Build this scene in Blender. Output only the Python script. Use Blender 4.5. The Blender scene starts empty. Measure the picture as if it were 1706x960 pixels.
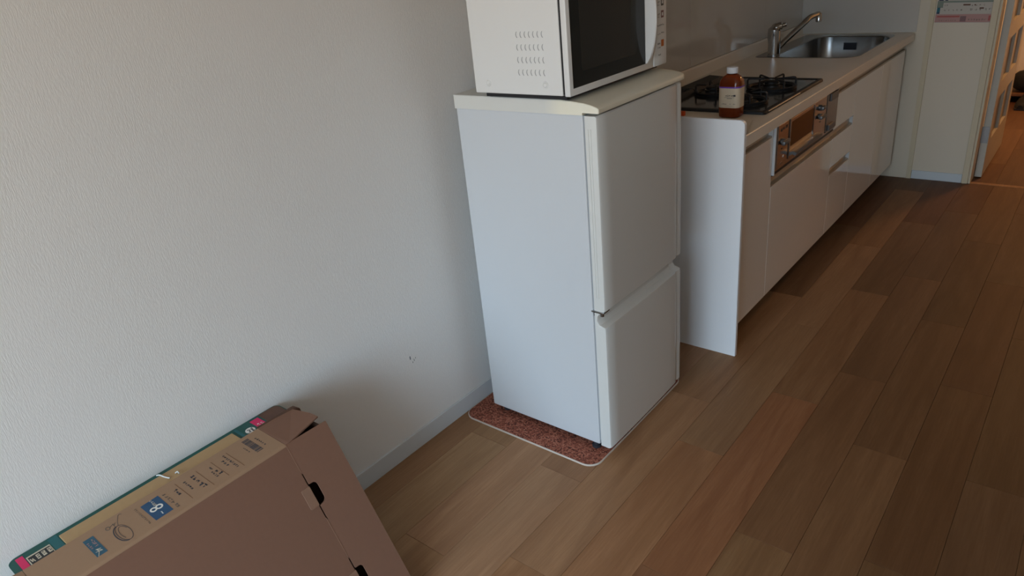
import bpy, bmesh, math, random
from mathutils import Vector, Matrix
from mathutils.geometry import tessellate_polygon
PI = math.pi
random.seed(7)
S = bpy.context.scene
C = bpy.context.collection

# ------------------------------------------------------------------ camera
cd = bpy.data.cameras.new('camera'); cam = bpy.data.objects.new('camera', cd); C.objects.link(cam)
cd.sensor_fit = 'HORIZONTAL'; cd.sensor_width = 36; cd.lens = 1180.86/1706*36; cd.clip_start = .02
Rr = Vector((.77787407, .62104929, -.09596723)); Rd = Vector((.19836561, -.38756605, -.90024644)); Rf = Vector((-.59629105, .68124176, -.4246724))
m = Matrix((Rr, -Rd, -Rf)).transposed().to_4x4(); m.translation = Vector((1.5588, 0, 1.4799))
cam.matrix_world = m
S.camera = cam

# ------------------------------------------------------------------ light
w = bpy.data.worlds.new('world'); S.world = w; w.use_nodes = True
# sky above the horizon, dull ground below
wt_ = w.node_tree; bg = wt_.nodes['Background']
tc = wt_.nodes.new('ShaderNodeTexCoord'); sx = wt_.nodes.new('ShaderNodeSeparateXYZ'); wt_.links.new(tc.outputs['Generated'], sx.inputs[0])
wr = wt_.nodes.new('ShaderNodeValToRGB'); wt_.links.new(sx.outputs['Z'], wr.inputs[0])
we = wr.color_ramp.elements; we[0].position = 0.0; we[0].color = (.36, .27, .18, 1); we[1].position = .06; we[1].color = (.60, .80, 1, 1)
wt_.links.new(wr.outputs[0], bg.inputs[0]); bg.inputs[1].default_value = 10.2

def area(name, loc, rot, sx, sy, col, power, portal=False):
    l = bpy.data.lights.new(name, 'AREA'); l.shape = 'RECTANGLE'; l.size = sx; l.size_y = sy
    l.color = col; l.energy = power
    if portal: l.cycles.is_portal = True
    o = bpy.data.objects.new(name, l); C.objects.link(o); o.location = loc; o.rotation_euler = rot
    return o
# daylight comes in through the balcony window behind the camera
WA, WB_, W0, WZ = .05, 3.10, .06, 2.25
area('window_portal', ((WA+WB_)/2, -2.51, (W0+WZ)/2), (PI/2, 0, 0), WB_-WA, WZ-W0, (1, 1, 1), 1, True)
# ceiling lamp of the hallway
area('hall_lamp', (1.55, 6.2, 2.35), (0, 0, 0), .25, .25, (1, .47, .17), 20)
S.view_settings.view_transform = 'Standard'; S.view_settings.look = 'None'
S.view_settings.exposure = 0; S.view_settings.gamma = 1; S.view_settings.use_curve_mapping = False

# ------------------------------------------------------------------ materials
def mat(name, col, rough=.5, metal=0, coat=0, trans=0, ior=1.45, spec=.5, emit=None):
    m = bpy.data.materials.new(name); m.use_nodes = True
    b = m.node_tree.nodes['Principled BSDF']
    b.inputs['Base Color'].default_value = (*col, 1); b.inputs['Roughness'].default_value = rough
    b.inputs['Metallic'].default_value = metal; b.inputs['Coat Weight'].default_value = coat
    b.inputs['Transmission Weight'].default_value = trans; b.inputs['IOR'].default_value = ior
    b.inputs['Specular IOR Level'].default_value = spec
    return m
def N(m, t, **k):
    n = m.node_tree.nodes.new(t)
    for a, v in k.items(): setattr(n, a, v)
    return n
def L(m, a, b): m.node_tree.links.new(a, b)
def B(m): return m.node_tree.nodes['Principled BSDF']
def pos(m, scale):
    g = N(m, 'ShaderNodeNewGeometry'); s = N(m, 'ShaderNodeVectorMath', operation='MULTIPLY')
    s.inputs[1].default_value = scale; L(m, g.outputs['Position'], s.inputs[0]); return s.outputs[0]
def noise(m, vec, scale, detail=2, rough=.5, dist=0):
    n = N(m, 'ShaderNodeTexNoise'); n.inputs['Scale'].default_value = scale; n.inputs['Detail'].default_value = detail
    n.inputs['Roughness'].default_value = rough; n.inputs['Distortion'].default_value = dist
    L(m, vec, n.inputs['Vector']); return n.outputs['Fac']
def ramp(m, fac, stops):
    r = N(m, 'ShaderNodeValToRGB'); e = r.color_ramp.elements
    while len(e) < len(stops): e.new(.5)
    for x, (p, c) in zip(e, stops): x.position = p; x.color = (*c, 1) if len(c) == 3 else c
    L(m, fac, r.inputs[0]); return r.outputs[0]
def mix(m, f, a, b, mode='MIX'):
    x = N(m, 'ShaderNodeMix', data_type='RGBA', blend_type=mode)
    for v, i in ((f, 0), (a, 6), (b, 7)):
        if hasattr(v, 'links'): L(m, v, x.inputs[i])
        else: x.inputs[i].default_value = v if i == 0 else (*v, 1)
    return x.outputs[2]
def bump(m, h, strength, dist):
    b = N(m, 'ShaderNodeBump'); b.inputs['Strength'].default_value = strength; b.inputs['Distance'].default_value = dist
    L(m, h, b.inputs['Height']); L(m, b.outputs[0], B(m).inputs['Normal'])
def mottled(name, c1, c2, scale, rough, b=0, bd=.001, **k):
    m = mat(name, c1, rough, **k); f = noise(m, pos(m, (1, 1, 1)), scale, 4, .6)
    L(m, mix(m, f, c1, c2), B(m).inputs['Base Color'])
    if b: bump(m, f, b, bd)
    return m

# wallpaper: white, embossed with fine vertical ribs
M_wall = mat('wallpaper', (.80, .79, .76), .75, spec=.25)
f1 = noise(M_wall, pos(M_wall, (1, 1, .18)), 430, 3, .6)
f2 = noise(M_wall, pos(M_wall, (1, 1, .6)), 900, 2, .5)
a_ = N(M_wall, 'ShaderNodeMath', operation='MULTIPLY_ADD'); a_.inputs[1].default_value = .4
L(M_wall, f2, a_.inputs[0]); L(M_wall, f1, a_.inputs[2]); bump(M_wall, a_.outputs[0], .5, .0011)

# floor planks: oak print, own grain; plank tones mix print and painted light falloff
M_wood = mat('oak_plank', (.3, .2, .13), .5, spec=.22)
oi = N(M_wood, 'ShaderNodeObjectInfo')
g = N(M_wood, 'ShaderNodeNewGeometry')
off = N(M_wood, 'ShaderNodeVectorMath', operation='SCALE'); L(M_wood, oi.outputs['Random'], off.inputs['Scale']); off.inputs[0].default_value = (7.3, 31.7, 0)
ad = N(M_wood, 'ShaderNodeVectorMath', operation='ADD'); L(M_wood, g.outputs['Position'], ad.inputs[0]); L(M_wood, off.outputs[0], ad.inputs[1])
def wv(s):
    x = N(M_wood, 'ShaderNodeVectorMath', operation='MULTIPLY'); x.inputs[1].default_value = s; L(M_wood, ad.outputs[0], x.inputs[0]); return x.outputs[0]
fine = noise(M_wood, wv((1, .05, 1)), 190, 5, .7)
mid = noise(M_wood, wv((1, .06, 1)), 26, 3, .55, .4)
wave = N(M_wood, 'ShaderNodeTexNoise'); L(M_wood, wv((1, .13, 1)), wave.inputs['Vector']); wave.inputs['Scale'].default_value = 5; wave.inputs['Detail'].default_value = 1
mm = N(M_wood, 'ShaderNodeMath', operation='MULTIPLY'); mm.inputs[1].default_value = 26; L(M_wood, wave.outputs['Fac'], mm.inputs[0])
fr = N(M_wood, 'ShaderNodeMath', operation='SINE'); L(M_wood, mm.outputs[0], fr.inputs[0])
cath = ramp(M_wood, fr.outputs[0], [(0, (0, 0, 0)), (.75, (.15, .15, .15)), (1, (1, 1, 1))])
base0 = ramp(M_wood, oi.outputs['Random'], [(0, (.40, .215, .115)), (.3, (.47, .29, .155)), (.6, (.42, .255, .135)), (.8, (.50, .32, .18)), (1, (.36, .19, .10))])
base = mix(M_wood, 1.0, base0, (1, 1, 1), 'MULTIPLY'); L(M_wood, oi.outputs['Color'], base.node.inputs[7])
midc = mix(M_wood, 1.0, base, (.50, .43, .38), 'MULTIPLY')
c1 = mix(M_wood, mid, base, midc)
c2 = mix(M_wood, ramp(M_wood, fine, [(.35, (0, 0, 0)), (.7, (.55, .55, .55))]), c1, mix(M_wood, 1.0, base, (.52, .46, .42), 'MULTIPLY'))
c3 = mix(M_wood, ramp(M_wood, cath, [(0, (0, 0, 0)), (1, (.28, .28, .28))]), c2, mix(M_wood, 1.0, base, (.44, .37, .34), 'MULTIPLY'))
L(M_wood, c3, B(M_wood).inputs['Base Color'])
bump(M_wood, fine, .12, .0004)
M_under = mat('underfloor', (.05, .03, .02), .9)
M_ceil = mat('ceiling_paint', (.75, .74, .71), .9)
M_trim = mat('white_trim', (.64, .59, .50), .4)
M_farw = mat('far_wall_white', (.70, .61, .475), .5)
M_ivory = mat('ivory_frame', (.64, .54, .37), .45)
M_base = mat('white_baseboard', (.62, .65, .66), .5)
M_fr = mottled('fridge_side', (.60, .62, .635), (.585, .605, .62), 3, .38)
M_frd = mat('fridge_door', (.67, .67, .635), .22, coat=.25)
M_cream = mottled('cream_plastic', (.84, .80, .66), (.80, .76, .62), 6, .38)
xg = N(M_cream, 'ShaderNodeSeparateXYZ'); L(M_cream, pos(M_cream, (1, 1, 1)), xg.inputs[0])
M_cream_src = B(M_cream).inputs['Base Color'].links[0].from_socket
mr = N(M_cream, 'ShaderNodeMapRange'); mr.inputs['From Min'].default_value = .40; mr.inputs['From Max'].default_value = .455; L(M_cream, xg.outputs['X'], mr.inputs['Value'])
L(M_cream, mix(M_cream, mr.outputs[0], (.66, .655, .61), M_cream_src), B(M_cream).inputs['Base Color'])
M_gask = mat('grey_gasket', (.30, .33, .36), .6)
M_black = mat('black_plastic', (.012, .012, .014), .4)
M_dark = mat('dark_rubber', (.02, .022, .03), .7)
M_mw = mat('microwave_white', (.72, .715, .69), .33)
M_mwg = mat('microwave_glass', (.006, .006, .006), .06, spec=.35)
M_mwg2 = mat('microwave_mesh', (.022, .022, .02), .22, spec=.3)
M_slit = mat('slit_grey', (.36, .36, .35), .6)
M_chrome = mat('chrome', (.45, .46, .47), .14, 1)
M_steel = mat('brushed_steel', (.27, .27, .265), .26, 1)
M_bronze = mat('grill_steel', (.50, .45, .41), .2, 1)
M_brown = mat('grill_window_glass', (.035, .016, .008), .07, spec=.5)
M_counter = mottled('artificial_marble', (.80, .72, .61), (.77, .69, .58), 300, .33)
M_gloss = mat('gloss_white_door', (.86, .81, .74), .08, coat=.4)
M_gloss_ = mat('shade_cabinet_white', (.7, .66, .6), .2)
M_panel = mat('white_melamine', (.84, .85, .86), .3)
M_glosswall = mat('kitchen_panel', (.60, .56, .50), .07, coat=.3)
M_hob = mat('hob_glass', (.02, .021, .021), .12, spec=.7)
M_iron = mat('cast_iron', (.008, .008, .009), .5)
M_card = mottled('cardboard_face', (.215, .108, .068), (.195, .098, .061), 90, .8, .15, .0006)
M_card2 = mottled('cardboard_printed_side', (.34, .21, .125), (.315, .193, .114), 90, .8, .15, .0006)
M_cut = mottled('cardboard_edge', (.30, .17, .11), (.25, .14, .09), 500, .9)
M_cardin = mottled('cardboard_inside_shade', (.10, .05, .03), (.08, .04, .025), 60, .9)  # darker copy of the face brown, shade of the inside painted in
M_green = mat('green_print', (.008, .085, .07), .45)
M_green2 = mat('teal_print', (.012, .12, .13), .45)
M_tan = mottled('tan_board', (.48, .31, .15), (.42, .27, .13), 60, .6)
M_redbrown = mottled('brown_print', (.16, .07, .035), (.07, .03, .02), 30, .5)
M_pink = mat('pink_print', (.70, .02, .12), .5)
M_white = mat('white_print', (.80, .78, .72), .5)
M_ink = mat('dark_ink', (.05, .05, .06), .7)
M_ink2 = mat('grey_ink', (.14, .11, .09), .8)
M_line = mat('brown_ink', (.20, .10, .055), .8)
M_blue = mat('blue_print', (.015, .07, .16), .5)
M_blue2 = mat('blue_print_teal', (.02, .09, .14), .5)
M_grain = mat('pale_ink', (.62, .55, .42), .6)
M_tie = mat('clear_strap', (.75, .78, .75), .25)
M_cap = mat('bottle_cap_white', (.82, .83, .85), .45)
M_pet = mat('clear_plastic', (.97, .93, .88), .04, trans=1, ior=1.3)
M_tea = mat('amber_tea', (.46, .075, .014), .12, trans=.55, ior=1.33)
M_lab = mat('beige_label', (.62, .52, .38), .55)
M_purple = mat('purple_label', (.17, .06, .42), .5)
M_orange = mat('orange_plastic', (.62, .09, .015), .5)
M_obtn = mat('orange_button', (.50, .13, .02), .5)
M_rbtn = mat('mauve_button', (.22, .11, .11), .5)
M_gbtn = mat('grey_button', (.10, .10, .09), .5)
M_poster = mat('poster_paper', (.52, .47, .40), .5)
M_pgreen = mat('poster_green', (.20, .24, .19), .5)
M_pred = mat('poster_red', (.42, .09, .075), .5)
M_ppink = mat('poster_pink', (.46, .25, .22), .5)
M_pnavy = mat('poster_navy', (.02, .03, .08), .5)
M_pteal = mat('poster_teal', (.01, .12, .16), .5)
M_pbrown = mat('poster_brown', (.14, .06, .03), .5)
M_doorw = mottled('door_wood_painted', (.52, .49, .41), (.49, .46, .38), 20, .4)
M_doore = mat('door_edge', (.50, .46, .38), .5)
M_pane = mat('frosted_pane', (.42, .34, .18), .35, trans=.6)
M_hinge = mottled('hinge_steel', (.35, .33, .31), (.22, .21, .2), 300, .4, metal=.7)
M_scuff = mat('scuff_mark', (.16, .17, .18), .9)
M_rim = mat('mat_binding', (.62, .54, .46), .6)
M_bag = mat('black_cloth', (.01, .011, .014), .75)
M_shelf = mottled('rack_board', (.20, .10, .05), (.15, .075, .04), 20, .6)
# cork mat
M_cork = mat('cork_mat', (.3, .15, .1), .95)
v = N(M_cork, 'ShaderNodeTexVoronoi'); v.inputs['Scale'].default_value = 210; L(M_cork, pos(M_cork, (1, 1, 1)), v.inputs['Vector'])
sp = N(M_cork, 'ShaderNodeSeparateColor'); L(M_cork, v.outputs['Color'], sp.inputs[0])
L(M_cork, ramp(M_cork, sp.outputs[0], [(0, (.08, .022, .014)), (.3, (.22, .065, .04)), (.65, (.36, .115, .07)), (1, (.50, .20, .13))]), B(M_cork).inputs['Base Color'])
bump(M_cork, v.outputs['Distance'], .6, .002)

# ------------------------------------------------------------------ mesh helpers
def nb(): return bmesh.new()
def add_box(bm, x0, x1, y0, y1, z0, z1, bev=0, seg=2):
    r = bmesh.ops.create_cube(bm, size=1)
    bmesh.ops.scale(bm, vec=(abs(x1-x0), abs(y1-y0), abs(z1-z0)), verts=r['verts'])
    bmesh.ops.translate(bm, vec=((x0+x1)/2, (y0+y1)/2, (z0+z1)/2), verts=r['verts'])
    if bev:
        e = list({e for v in r['verts'] for e in v.link_edges})
        bmesh.ops.bevel(bm, geom=e, offset=bev, segments=seg, profile=.5, affect='EDGES')
    return bm
def box(*a, **k): return add_box(nb(), *a, **k)
def prism(bm, pts, ax, a, b):
    """extrude the polygon pts (2-D) along axis ax (0,1,2) from a to b; pts fill the other two axes in order"""
    def P(p, t):
        q = list(p); q.insert(ax, t); return q
    A = [bm.verts.new(P(p, a)) for p in pts]; Bv = [bm.verts.new(P(p, b)) for p in pts]
    n = len(pts)
    bm.faces.new(A); bm.faces.new(Bv[::-1])
    for i in range(n): bm.faces.new((A[i], Bv[i], Bv[(i+1) % n], A[(i+1) % n]))
    bmesh.ops.recalc_face_normals(bm, faces=bm.faces[:])
    return bm
def rrect(x0, y0, x1, y1, r, n=6):
    if not isinstance(r, (tuple, list)): r = (r,)*4
    out = []
    for (cx, cy, sx, sy, a0, q) in ((x1, y1, -1, -1, 0, r[0]), (x0, y1, 1, -1, PI/2, r[1]), (x0, y0, 1, 1, PI, r[2]), (x1, y0, -1, 1, 1.5*PI, r[3])):
        for k in range(n+1):
            t = a0+PI/2*k/n; out.append((cx+sx*q+q*math.cos(t), cy+sy*q+q*math.sin(t)))
    return out
def rings(bm, loops, close=True, cap0=False, cap1=False):
    V = [[bm.verts.new(p) for p in l] for l in loops]; n = len(V[0])
    for a, b in zip(V, V[1:]):
        for i in range(n if close else n-1):
            bm.faces.new((a[i], a[(i+1) % n], b[(i+1) % n], b[i]))
    if cap0: bm.faces.new(V[0][::-1])
    if cap1: bm.faces.new(V[-1])
    bmesh.ops.recalc_face_normals(bm, faces=bm.faces[:])
    return bm
def lathe(bm, prof, c, n=32, cap=True):
    return rings(bm, [[(c[0]+r*math.cos(2*PI*i/n), c[1]+r*math.sin(2*PI*i/n), c[2]+z) for i in range(n)] for r, z in prof], cap0=cap, cap1=cap)
def tube(bm, pts, r, n=12):
    pts = [Vector(p) for p in pts]
    if not isinstance(r, (list, tuple)): r = [r]*len(pts)
    L_ = []; up = None
    for i, p in enumerate(pts):
        t = (pts[min(i+1, len(pts)-1)]-pts[max(i-1, 0)]).normalized()
        if up is None:
            up = Vector((0, 0, 1)) if abs(t.z) < .9 else Vector((1, 0, 0))
        x = t.cross(up).normalized(); y = x.cross(t).normalized(); up = y
        L_.append([p+r[i]*(x*math.cos(2*PI*k/n)+y*math.sin(2*PI*k/n)) for k in range(n)])
    return rings(bm, L_, cap0=True, cap1=True)
def smoothline(pts, n=6):
    pts = [Vector(p) for p in pts]; out = []
    for i in range(len(pts)-1):
        p0, p1, p2, p3 = pts[max(i-1, 0)], pts[i], pts[i+1], pts[min(i+2, len(pts)-1)]
        for k in range(n):
            t = k/n
            out.append(.5*((2*p1)+(p2-p0)*t+(2*p0-5*p1+4*p2-p3)*t*t+(3*p1-p0-3*p2+p3)*t**3))
    return out+[pts[-1]]
def holed(bm, outer, holes, z0, z1):
    """flat plate with holes"""
    ed = []
    for lp in [outer]+holes:
        vs = [bm.verts.new((p[0], p[1], z1)) for p in lp]
        ed += [bm.edges.new((vs[i], vs[(i+1) % len(vs)])) for i in range(len(vs))]
    r = bmesh.ops.triangle_fill(bm, use_beauty=True, use_dissolve=False, edges=ed)
    fs = [f for f in r['geom'] if isinstance(f, bmesh.types.BMFace)]
    e = bmesh.ops.extrude_face_region(bm, geom=fs)
    bmesh.ops.translate(bm, vec=(0, 0, z0-z1), verts=[v for v in e['geom'] if isinstance(v, bmesh.types.BMVert)])
    bmesh.ops.recalc_face_normals(bm, faces=bm.faces[:])
    return bm
def root_loc(o):
    v = Vector((0, 0, 0))
    while o: v += o.location; o = o.parent
    return v
def obj(name, bm, m, parent=None, smooth=False, label=None):
    me = bpy.data.meshes.new(name)
    if parent:
        l = root_loc(parent)
        bmesh.ops.translate(bm, vec=-l, verts=bm.verts[:])
    bm.to_mesh(me); bm.free(); me.materials.append(m)
    if smooth:
        for p in me.polygons: p.use_smooth = True
        try: me.set_sharp_from_angle(angle=math.radians(38))
        except Exception: pass
    o = bpy.data.objects.new(name, me); C.objects.link(o); o.parent = parent
    if label: o['label'] = label
    return o
def tag(o, label, cat, group=None):
    o['label'] = label; o['category'] = cat
    if group: o['group'] = group
    return o
def thing(name, label, cat, loc=(0, 0, 0)):
    o = bpy.data.objects.new(name, None); C.objects.link(o); o.location = loc; o.empty_display_size = .05
    return tag(o, label, cat)
def struct(name, bm, m, parent=None, **k):
    o = obj(name, bm, m, parent, **k)
    if not parent: o['kind'] = 'structure'
    return o
class Flat:
    """flat print laid on a surface: o origin, u,v unit axes in the surface, n its normal"""
    def __init__(s, o, u, v, n, t=.0004): s.o, s.u, s.v, s.n, s.t = Vector(o), Vector(u), Vector(v), Vector(n), t; s.bm = nb(); s.k = 0
    def at(s, a, b, h=0): return s.o+s.u*a+s.v*b+s.n*h
    def poly(s, pts):
        s.k += 1
        A = [s.bm.verts.new(s.at(a, b, .0001)) for a, b in pts]; T = [s.bm.verts.new(s.at(a, b, s.t)) for a, b in pts]; n = len(pts)
        s.bm.faces.new(T)
        for i in range(n): s.bm.faces.new((A[i], A[(i+1) % n], T[(i+1) % n], T[i]))
        return s
    def rect(s, a0, a1, b0, b1): return s.poly([(a0, b0), (a1, b0), (a1, b1), (a0, b1)])
    def stroke(s, pts, w):
        for (a0, b0), (a1, b1) in zip(pts, pts[1:]):
            d = Vector((a1-a0, b1-b0)); 
            if d.length < 1e-7: continue
            q = Vector((-d.y, d.x)).normalized()*w/2; s.poly([(a0-q.x, b0-q.y), (a1-q.x, b1-q.y), (a1+q.x, b1+q.y), (a0+q.x, b0+q.y)])
        return s
    def glyphs(s, a0, b0, size, n, da, db, rnd, w=.16):
        """n small illegible characters in a line, step (da, db)"""
        for i in range(n):
            x, y = a0+da*i, b0+db*i
            for k in range(rnd.choice((3, 4, 5))):
                if rnd.random() < .5: yy = y+size*rnd.uniform(.05, .9); s.rect(x+size*rnd.uniform(0, .3), x+size*rnd.uniform(.6, .95), yy, yy+size*w)
                else: xx = x+size*rnd.uniform(.05, .8); s.rect(xx, xx+size*w, y+size*rnd.uniform(0, .3), y+size*rnd.uniform(.6, .95))
        return s
    def done(s, name, m, parent, label=None):
        bmesh.ops.recalc_face_normals(s.bm, faces=s.bm.faces[:]); o = obj(name, s.bm, m, parent, label=label)
        if s.k > 1: o['kind'] = 'stuff'      # fine print too small to pick apart
        return o
def text_bm(txt, size, o, right, up, n, depth=.0005):
    c = bpy.data.curves.new('t', 'FONT'); c.body = txt; c.size = size; c.extrude = depth/2; c.align_x = 'CENTER'; c.align_y = 'CENTER'; c.resolution_u = 4
    ob = bpy.data.objects.new('t', c); C.objects.link(ob)
    dg = bpy.context.evaluated_depsgraph_get(); me = bpy.data.meshes.new_from_object(ob.evaluated_get(dg))
    M = Matrix((Vector(right), Vector(up), Vector(n))).transposed().to_4x4(); M.translation = Vector(o)
    me.transform(M); bm = nb(); bm.from_mesh(me)
    bpy.data.objects.remove(ob); bpy.data.curves.remove(c); bpy.data.meshes.remove(me)
    return bm

# ================================================================== ROOM
WX = -.018; YF = 4.765; YB = -2.5; XR = 3.25; H = 2.4; YH = 7.6
struct('wall_left', box(WX-.12, WX, YB-.1, YF+.1, -.02, H), M_wall)
wl = bpy.data.objects['wall_left']
for (y, z, a, b) in ((1.266, .329, .004, .012), (1.282, .316, .002, .008), (1.275, .312, .002, .006), (1.289, .322, .002, .005)):
    obj('scuff', box(WX, WX+.0004, y, y+a, z, z+b), M_scuff, wl, label='small dark scuff on the wallpaper')
struct('ceiling', box(WX-.1, XR+.1, YB-.1, YH+.1, H, H+.1), M_ceil)
struct('wall_right', box(XR, XR+.1, YB-.1, YF+.1, -.02, H), M_wall)
wb = nb()
add_box(wb, WX, WA, YB-.12, YB, 0, H); add_box(wb, WB_, XR, YB-.12, YB, 0, H); add_box(wb, WA, WB_, YB-.12, YB, WZ, H); add_box(wb, WA, WB_, YB-.12, YB, -.02, .06)
struct('wall_back', wb, M_wall)
struct('shade_wall', box(1.50, XR, -.45, -.35, -.02, 1.30), M_wall)  # unseen partition added behind the camera to darken the right floor
wf = nb()
for x in (WA, (WA+WB_)/2-.03, WB_-.05): add_box(wf, x, x+.05, YB-.10, YB-.04, .06, WZ)
add_box(wf, WA, WB_, YB-.10, YB-.04, .06, .11); add_box(wf, WA, WB_, YB-.10, YB-.04, WZ-.05, WZ)
struct('window_1', wf, M_trim)
# far wall: kitchen part, white panel, opening, right part
fw = nb()
add_box(fw, WX-.1, 1.035, YF, YF+.1, -.02, H); add_box(fw, 1.035, 1.86, YF, YF+.1, 2.02, H); add_box(fw, 1.86, XR, YF, YF+.1, -.02, H)
struct('wall_far', fw, M_farw)
struct('trim_1', box(.704, .730, YF-.012, YF, 0, H), M_ivory)
tr = nb(); add_box(tr, 1.000, 1.031, YF-.012, YF+.006, 0, 2.05, .002); add_box(tr, 1.033, 1.044, YF-.004, YF+.11, 0, 2.03, .0015)
add_box(tr, 1.86, 1.90, YF-.012, YF+.11, 0, 2.05); add_box(tr, 1.0, 1.90, YF-.012, YF+.11, 2.02, 2.06)
struct('trim_2', tr, M_ivory)
struct('baseboard_far', box(.731, .999, YF-.007, YF, 0, .052, bev=.002), M_base)
struct('baseboard_left', box(WX, -.0106, YB, 2.28, 0, .064, bev=.0015), M_base)
# hallway beyond the door
hw = nb(); add_box(hw, .83, .93, YF+.1, YH, -.02, H); add_box(hw, 2.1, 2.2, YF+.1, YH, -.02, H); add_box(hw, .83, 2.2, YH, YH+.1, -.02, H)
struct('wall_hall', hw, M_wall)

# ---- floor: planks 15.5 cm wide, 93.2 cm long, each its own piece
fl = struct('floor', box(WX-.05, XR+.05, YB-.1, YF+.02, -.05, -.0045), M_under)
xs = [.084-.155, .084, .2385, .3915, .546, .7005, .855, 1.0105, 1.165, 1.3165, 1.469]
while xs[-1] < XR: xs.append(xs[-1]+.1535)
ph = [.55, 1.395, .93, 1.381, 1.030, 1.720, 1.201, 1.443, 1.980, 1.523, 1.975]
PL = .932; rp = random.Random(3)
ph += [rp.uniform(0, PL) for _ in xs[len(ph):]]
LIT_TONE = {(0, 1): (1.0, .95, .95), (0, 0): (1.0, .93, .9), (1, 0): (1.22, 1.28, 1.34), (1, 1): (1.1, 1.1, 1.1), (2, 1): (1.3, 1.38, 1.48), (2, 0): (1.15, 1.15, 1.16), (3, 0): (1.3, 1.38, 1.46), (3, 1): (1.2, 1.25, 1.3),  # print tones with falloff painted in: left rows paler, right rows darker
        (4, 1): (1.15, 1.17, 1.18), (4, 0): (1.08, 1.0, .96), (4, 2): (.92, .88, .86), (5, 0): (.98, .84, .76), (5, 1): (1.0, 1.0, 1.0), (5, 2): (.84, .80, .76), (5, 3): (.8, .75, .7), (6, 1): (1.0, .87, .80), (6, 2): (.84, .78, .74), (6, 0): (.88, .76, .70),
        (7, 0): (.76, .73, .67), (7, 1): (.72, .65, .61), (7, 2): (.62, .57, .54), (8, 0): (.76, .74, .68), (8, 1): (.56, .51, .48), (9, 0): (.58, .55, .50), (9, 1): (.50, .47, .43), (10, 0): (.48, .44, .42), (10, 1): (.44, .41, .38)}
def plank(x0, x1, y0, y1, par, key=None):
    g_ = .00035
    bm = box(x0+g_, x1-g_, y0+g_, y1-g_, -.0044, 0)
    top = [e for e in bm.edges if all(v.co.z > -.001 for v in e.verts)]
    bmesh.ops.bevel(bm, geom=top, offset=.0005, segments=1, affect='EDGES')
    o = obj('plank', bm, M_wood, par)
    q = rp.uniform(.44, .52); o.color = (*LIT_TONE.get(key, (q, q*.93, q*.88)), 1)  # all other planks get the darkened tone of the dim side
    return o
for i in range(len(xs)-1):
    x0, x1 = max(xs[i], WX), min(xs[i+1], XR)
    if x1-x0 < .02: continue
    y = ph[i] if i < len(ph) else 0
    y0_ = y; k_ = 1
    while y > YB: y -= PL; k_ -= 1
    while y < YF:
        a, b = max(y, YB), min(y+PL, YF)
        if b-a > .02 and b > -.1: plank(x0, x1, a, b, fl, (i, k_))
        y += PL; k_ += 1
struct('trim_3', box(1.044, 1.86, YF, YF+.035, -.004, .0015), M_wood)
fh_ = struct('floor_hall', box(.93, 2.1, YF+.02, YH, -.05, -.0045), M_under)
for i, x in enumerate([.93, 1.0105, 1.165, 1.3165, 1.469, 1.623, 1.776, 1.93]):
    x1 = [1.0105, 1.165, 1.3165, 1.469, 1.623, 1.776, 1.93, 2.1][i]
    y = YF+.036; first = rp.uniform(.2, .9)
    while y < YH-.9:
        e = min(y+(first if y < YF+.05 else PL), 6.74)
        if e-y < .03: break
        plank(x, x1, y, e, fh_); y = e
struct('floor_entrance', box(.93, 2.1, 6.74, YH, -.06, -.004), M_redbrown)

# ================================================================== FRIDGE
FX0, FY0 = .0713, 1.535; FW = .4856; FYAW = 0
fr = thing('refrigerator', 'white two-door refrigerator on a cork mat, microwave on top', 'refrigerator', (.31, 1.777, .006))
BX, DX = FX0+.4475, FX0+.4904       # body front, door front
FY1 = FY0+FW
obj('body', box(FX0, BX, FY0, FY1, .0305, 1.086, bev=.004), M_fr, fr)
# top: front edge slopes down
tp = nb(); X1 = BX-.045
prof = [(FX0-.003, 1.084), (BX+.002, 1.0865), (BX+.002, 1.093), (DX+.008, 1.0925), (DX+.0095, 1.096), (DX+.0085, 1.1035), (DX+.004, 1.1075), (BX+.03, 1.113), (BX+.005, 1.1175), (X1+.012, 1.1215), (X1-.02, 1.1235), (FX0-.003, 1.1235)]
def lid_loop(y, inset, dz):
    cx = .3; return [(max(min(x, DX+.0095-inset) if x > cx else max(x, FX0-.003+inset), -1), y, z-(dz if z > 1.10 else 0)) for x, z in prof]
yl0, yl1 = FY0-.004, FY1+.004
rings(tp, [lid_loop(yl0, .003, .002), lid_loop(yl0+.002, .0005, .0), lid_loop(yl1-.03, .0, 0), lid_loop(yl1-.012, .003, .0005), lid_loop(yl1-.004, .009, .001), lid_loop(yl1, .018, .004)], cap0=True, cap1=True)
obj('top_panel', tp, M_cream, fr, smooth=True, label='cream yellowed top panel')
obj('gasket', box(BX-.002, BX+.008, FY0+.005, FY1-.005, .045, 1.084), M_gask, fr)
def door_plan(z, dxo=0, back=None):
    """outline of the door seen from above at height z; dxo moves the front face back"""
    bx = BX+.0045; f = DX-dxo
    p = [(bx, FY0+.001), (f-.010, FY0+.0), (f-.003, FY0+.0012), (f, FY0+.006)]
    for k in range(1, 9):
        t = k/9; y = FY0+.006+t*(FW-.056); p.append((f+.0022*math.sin(PI*t), y))
    p += [(f, FY1-.050), (f-.001, FY1-.044), (f-.0052, FY1-.036), (f-.0056, FY1-.030), (f-.0030, FY1-.022), (f-.0026, FY1-.012), (f-.005, FY1-.004), (f-.010, FY1), (bx, FY1)]
    return [(x, y, z) for x, y in p]
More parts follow.
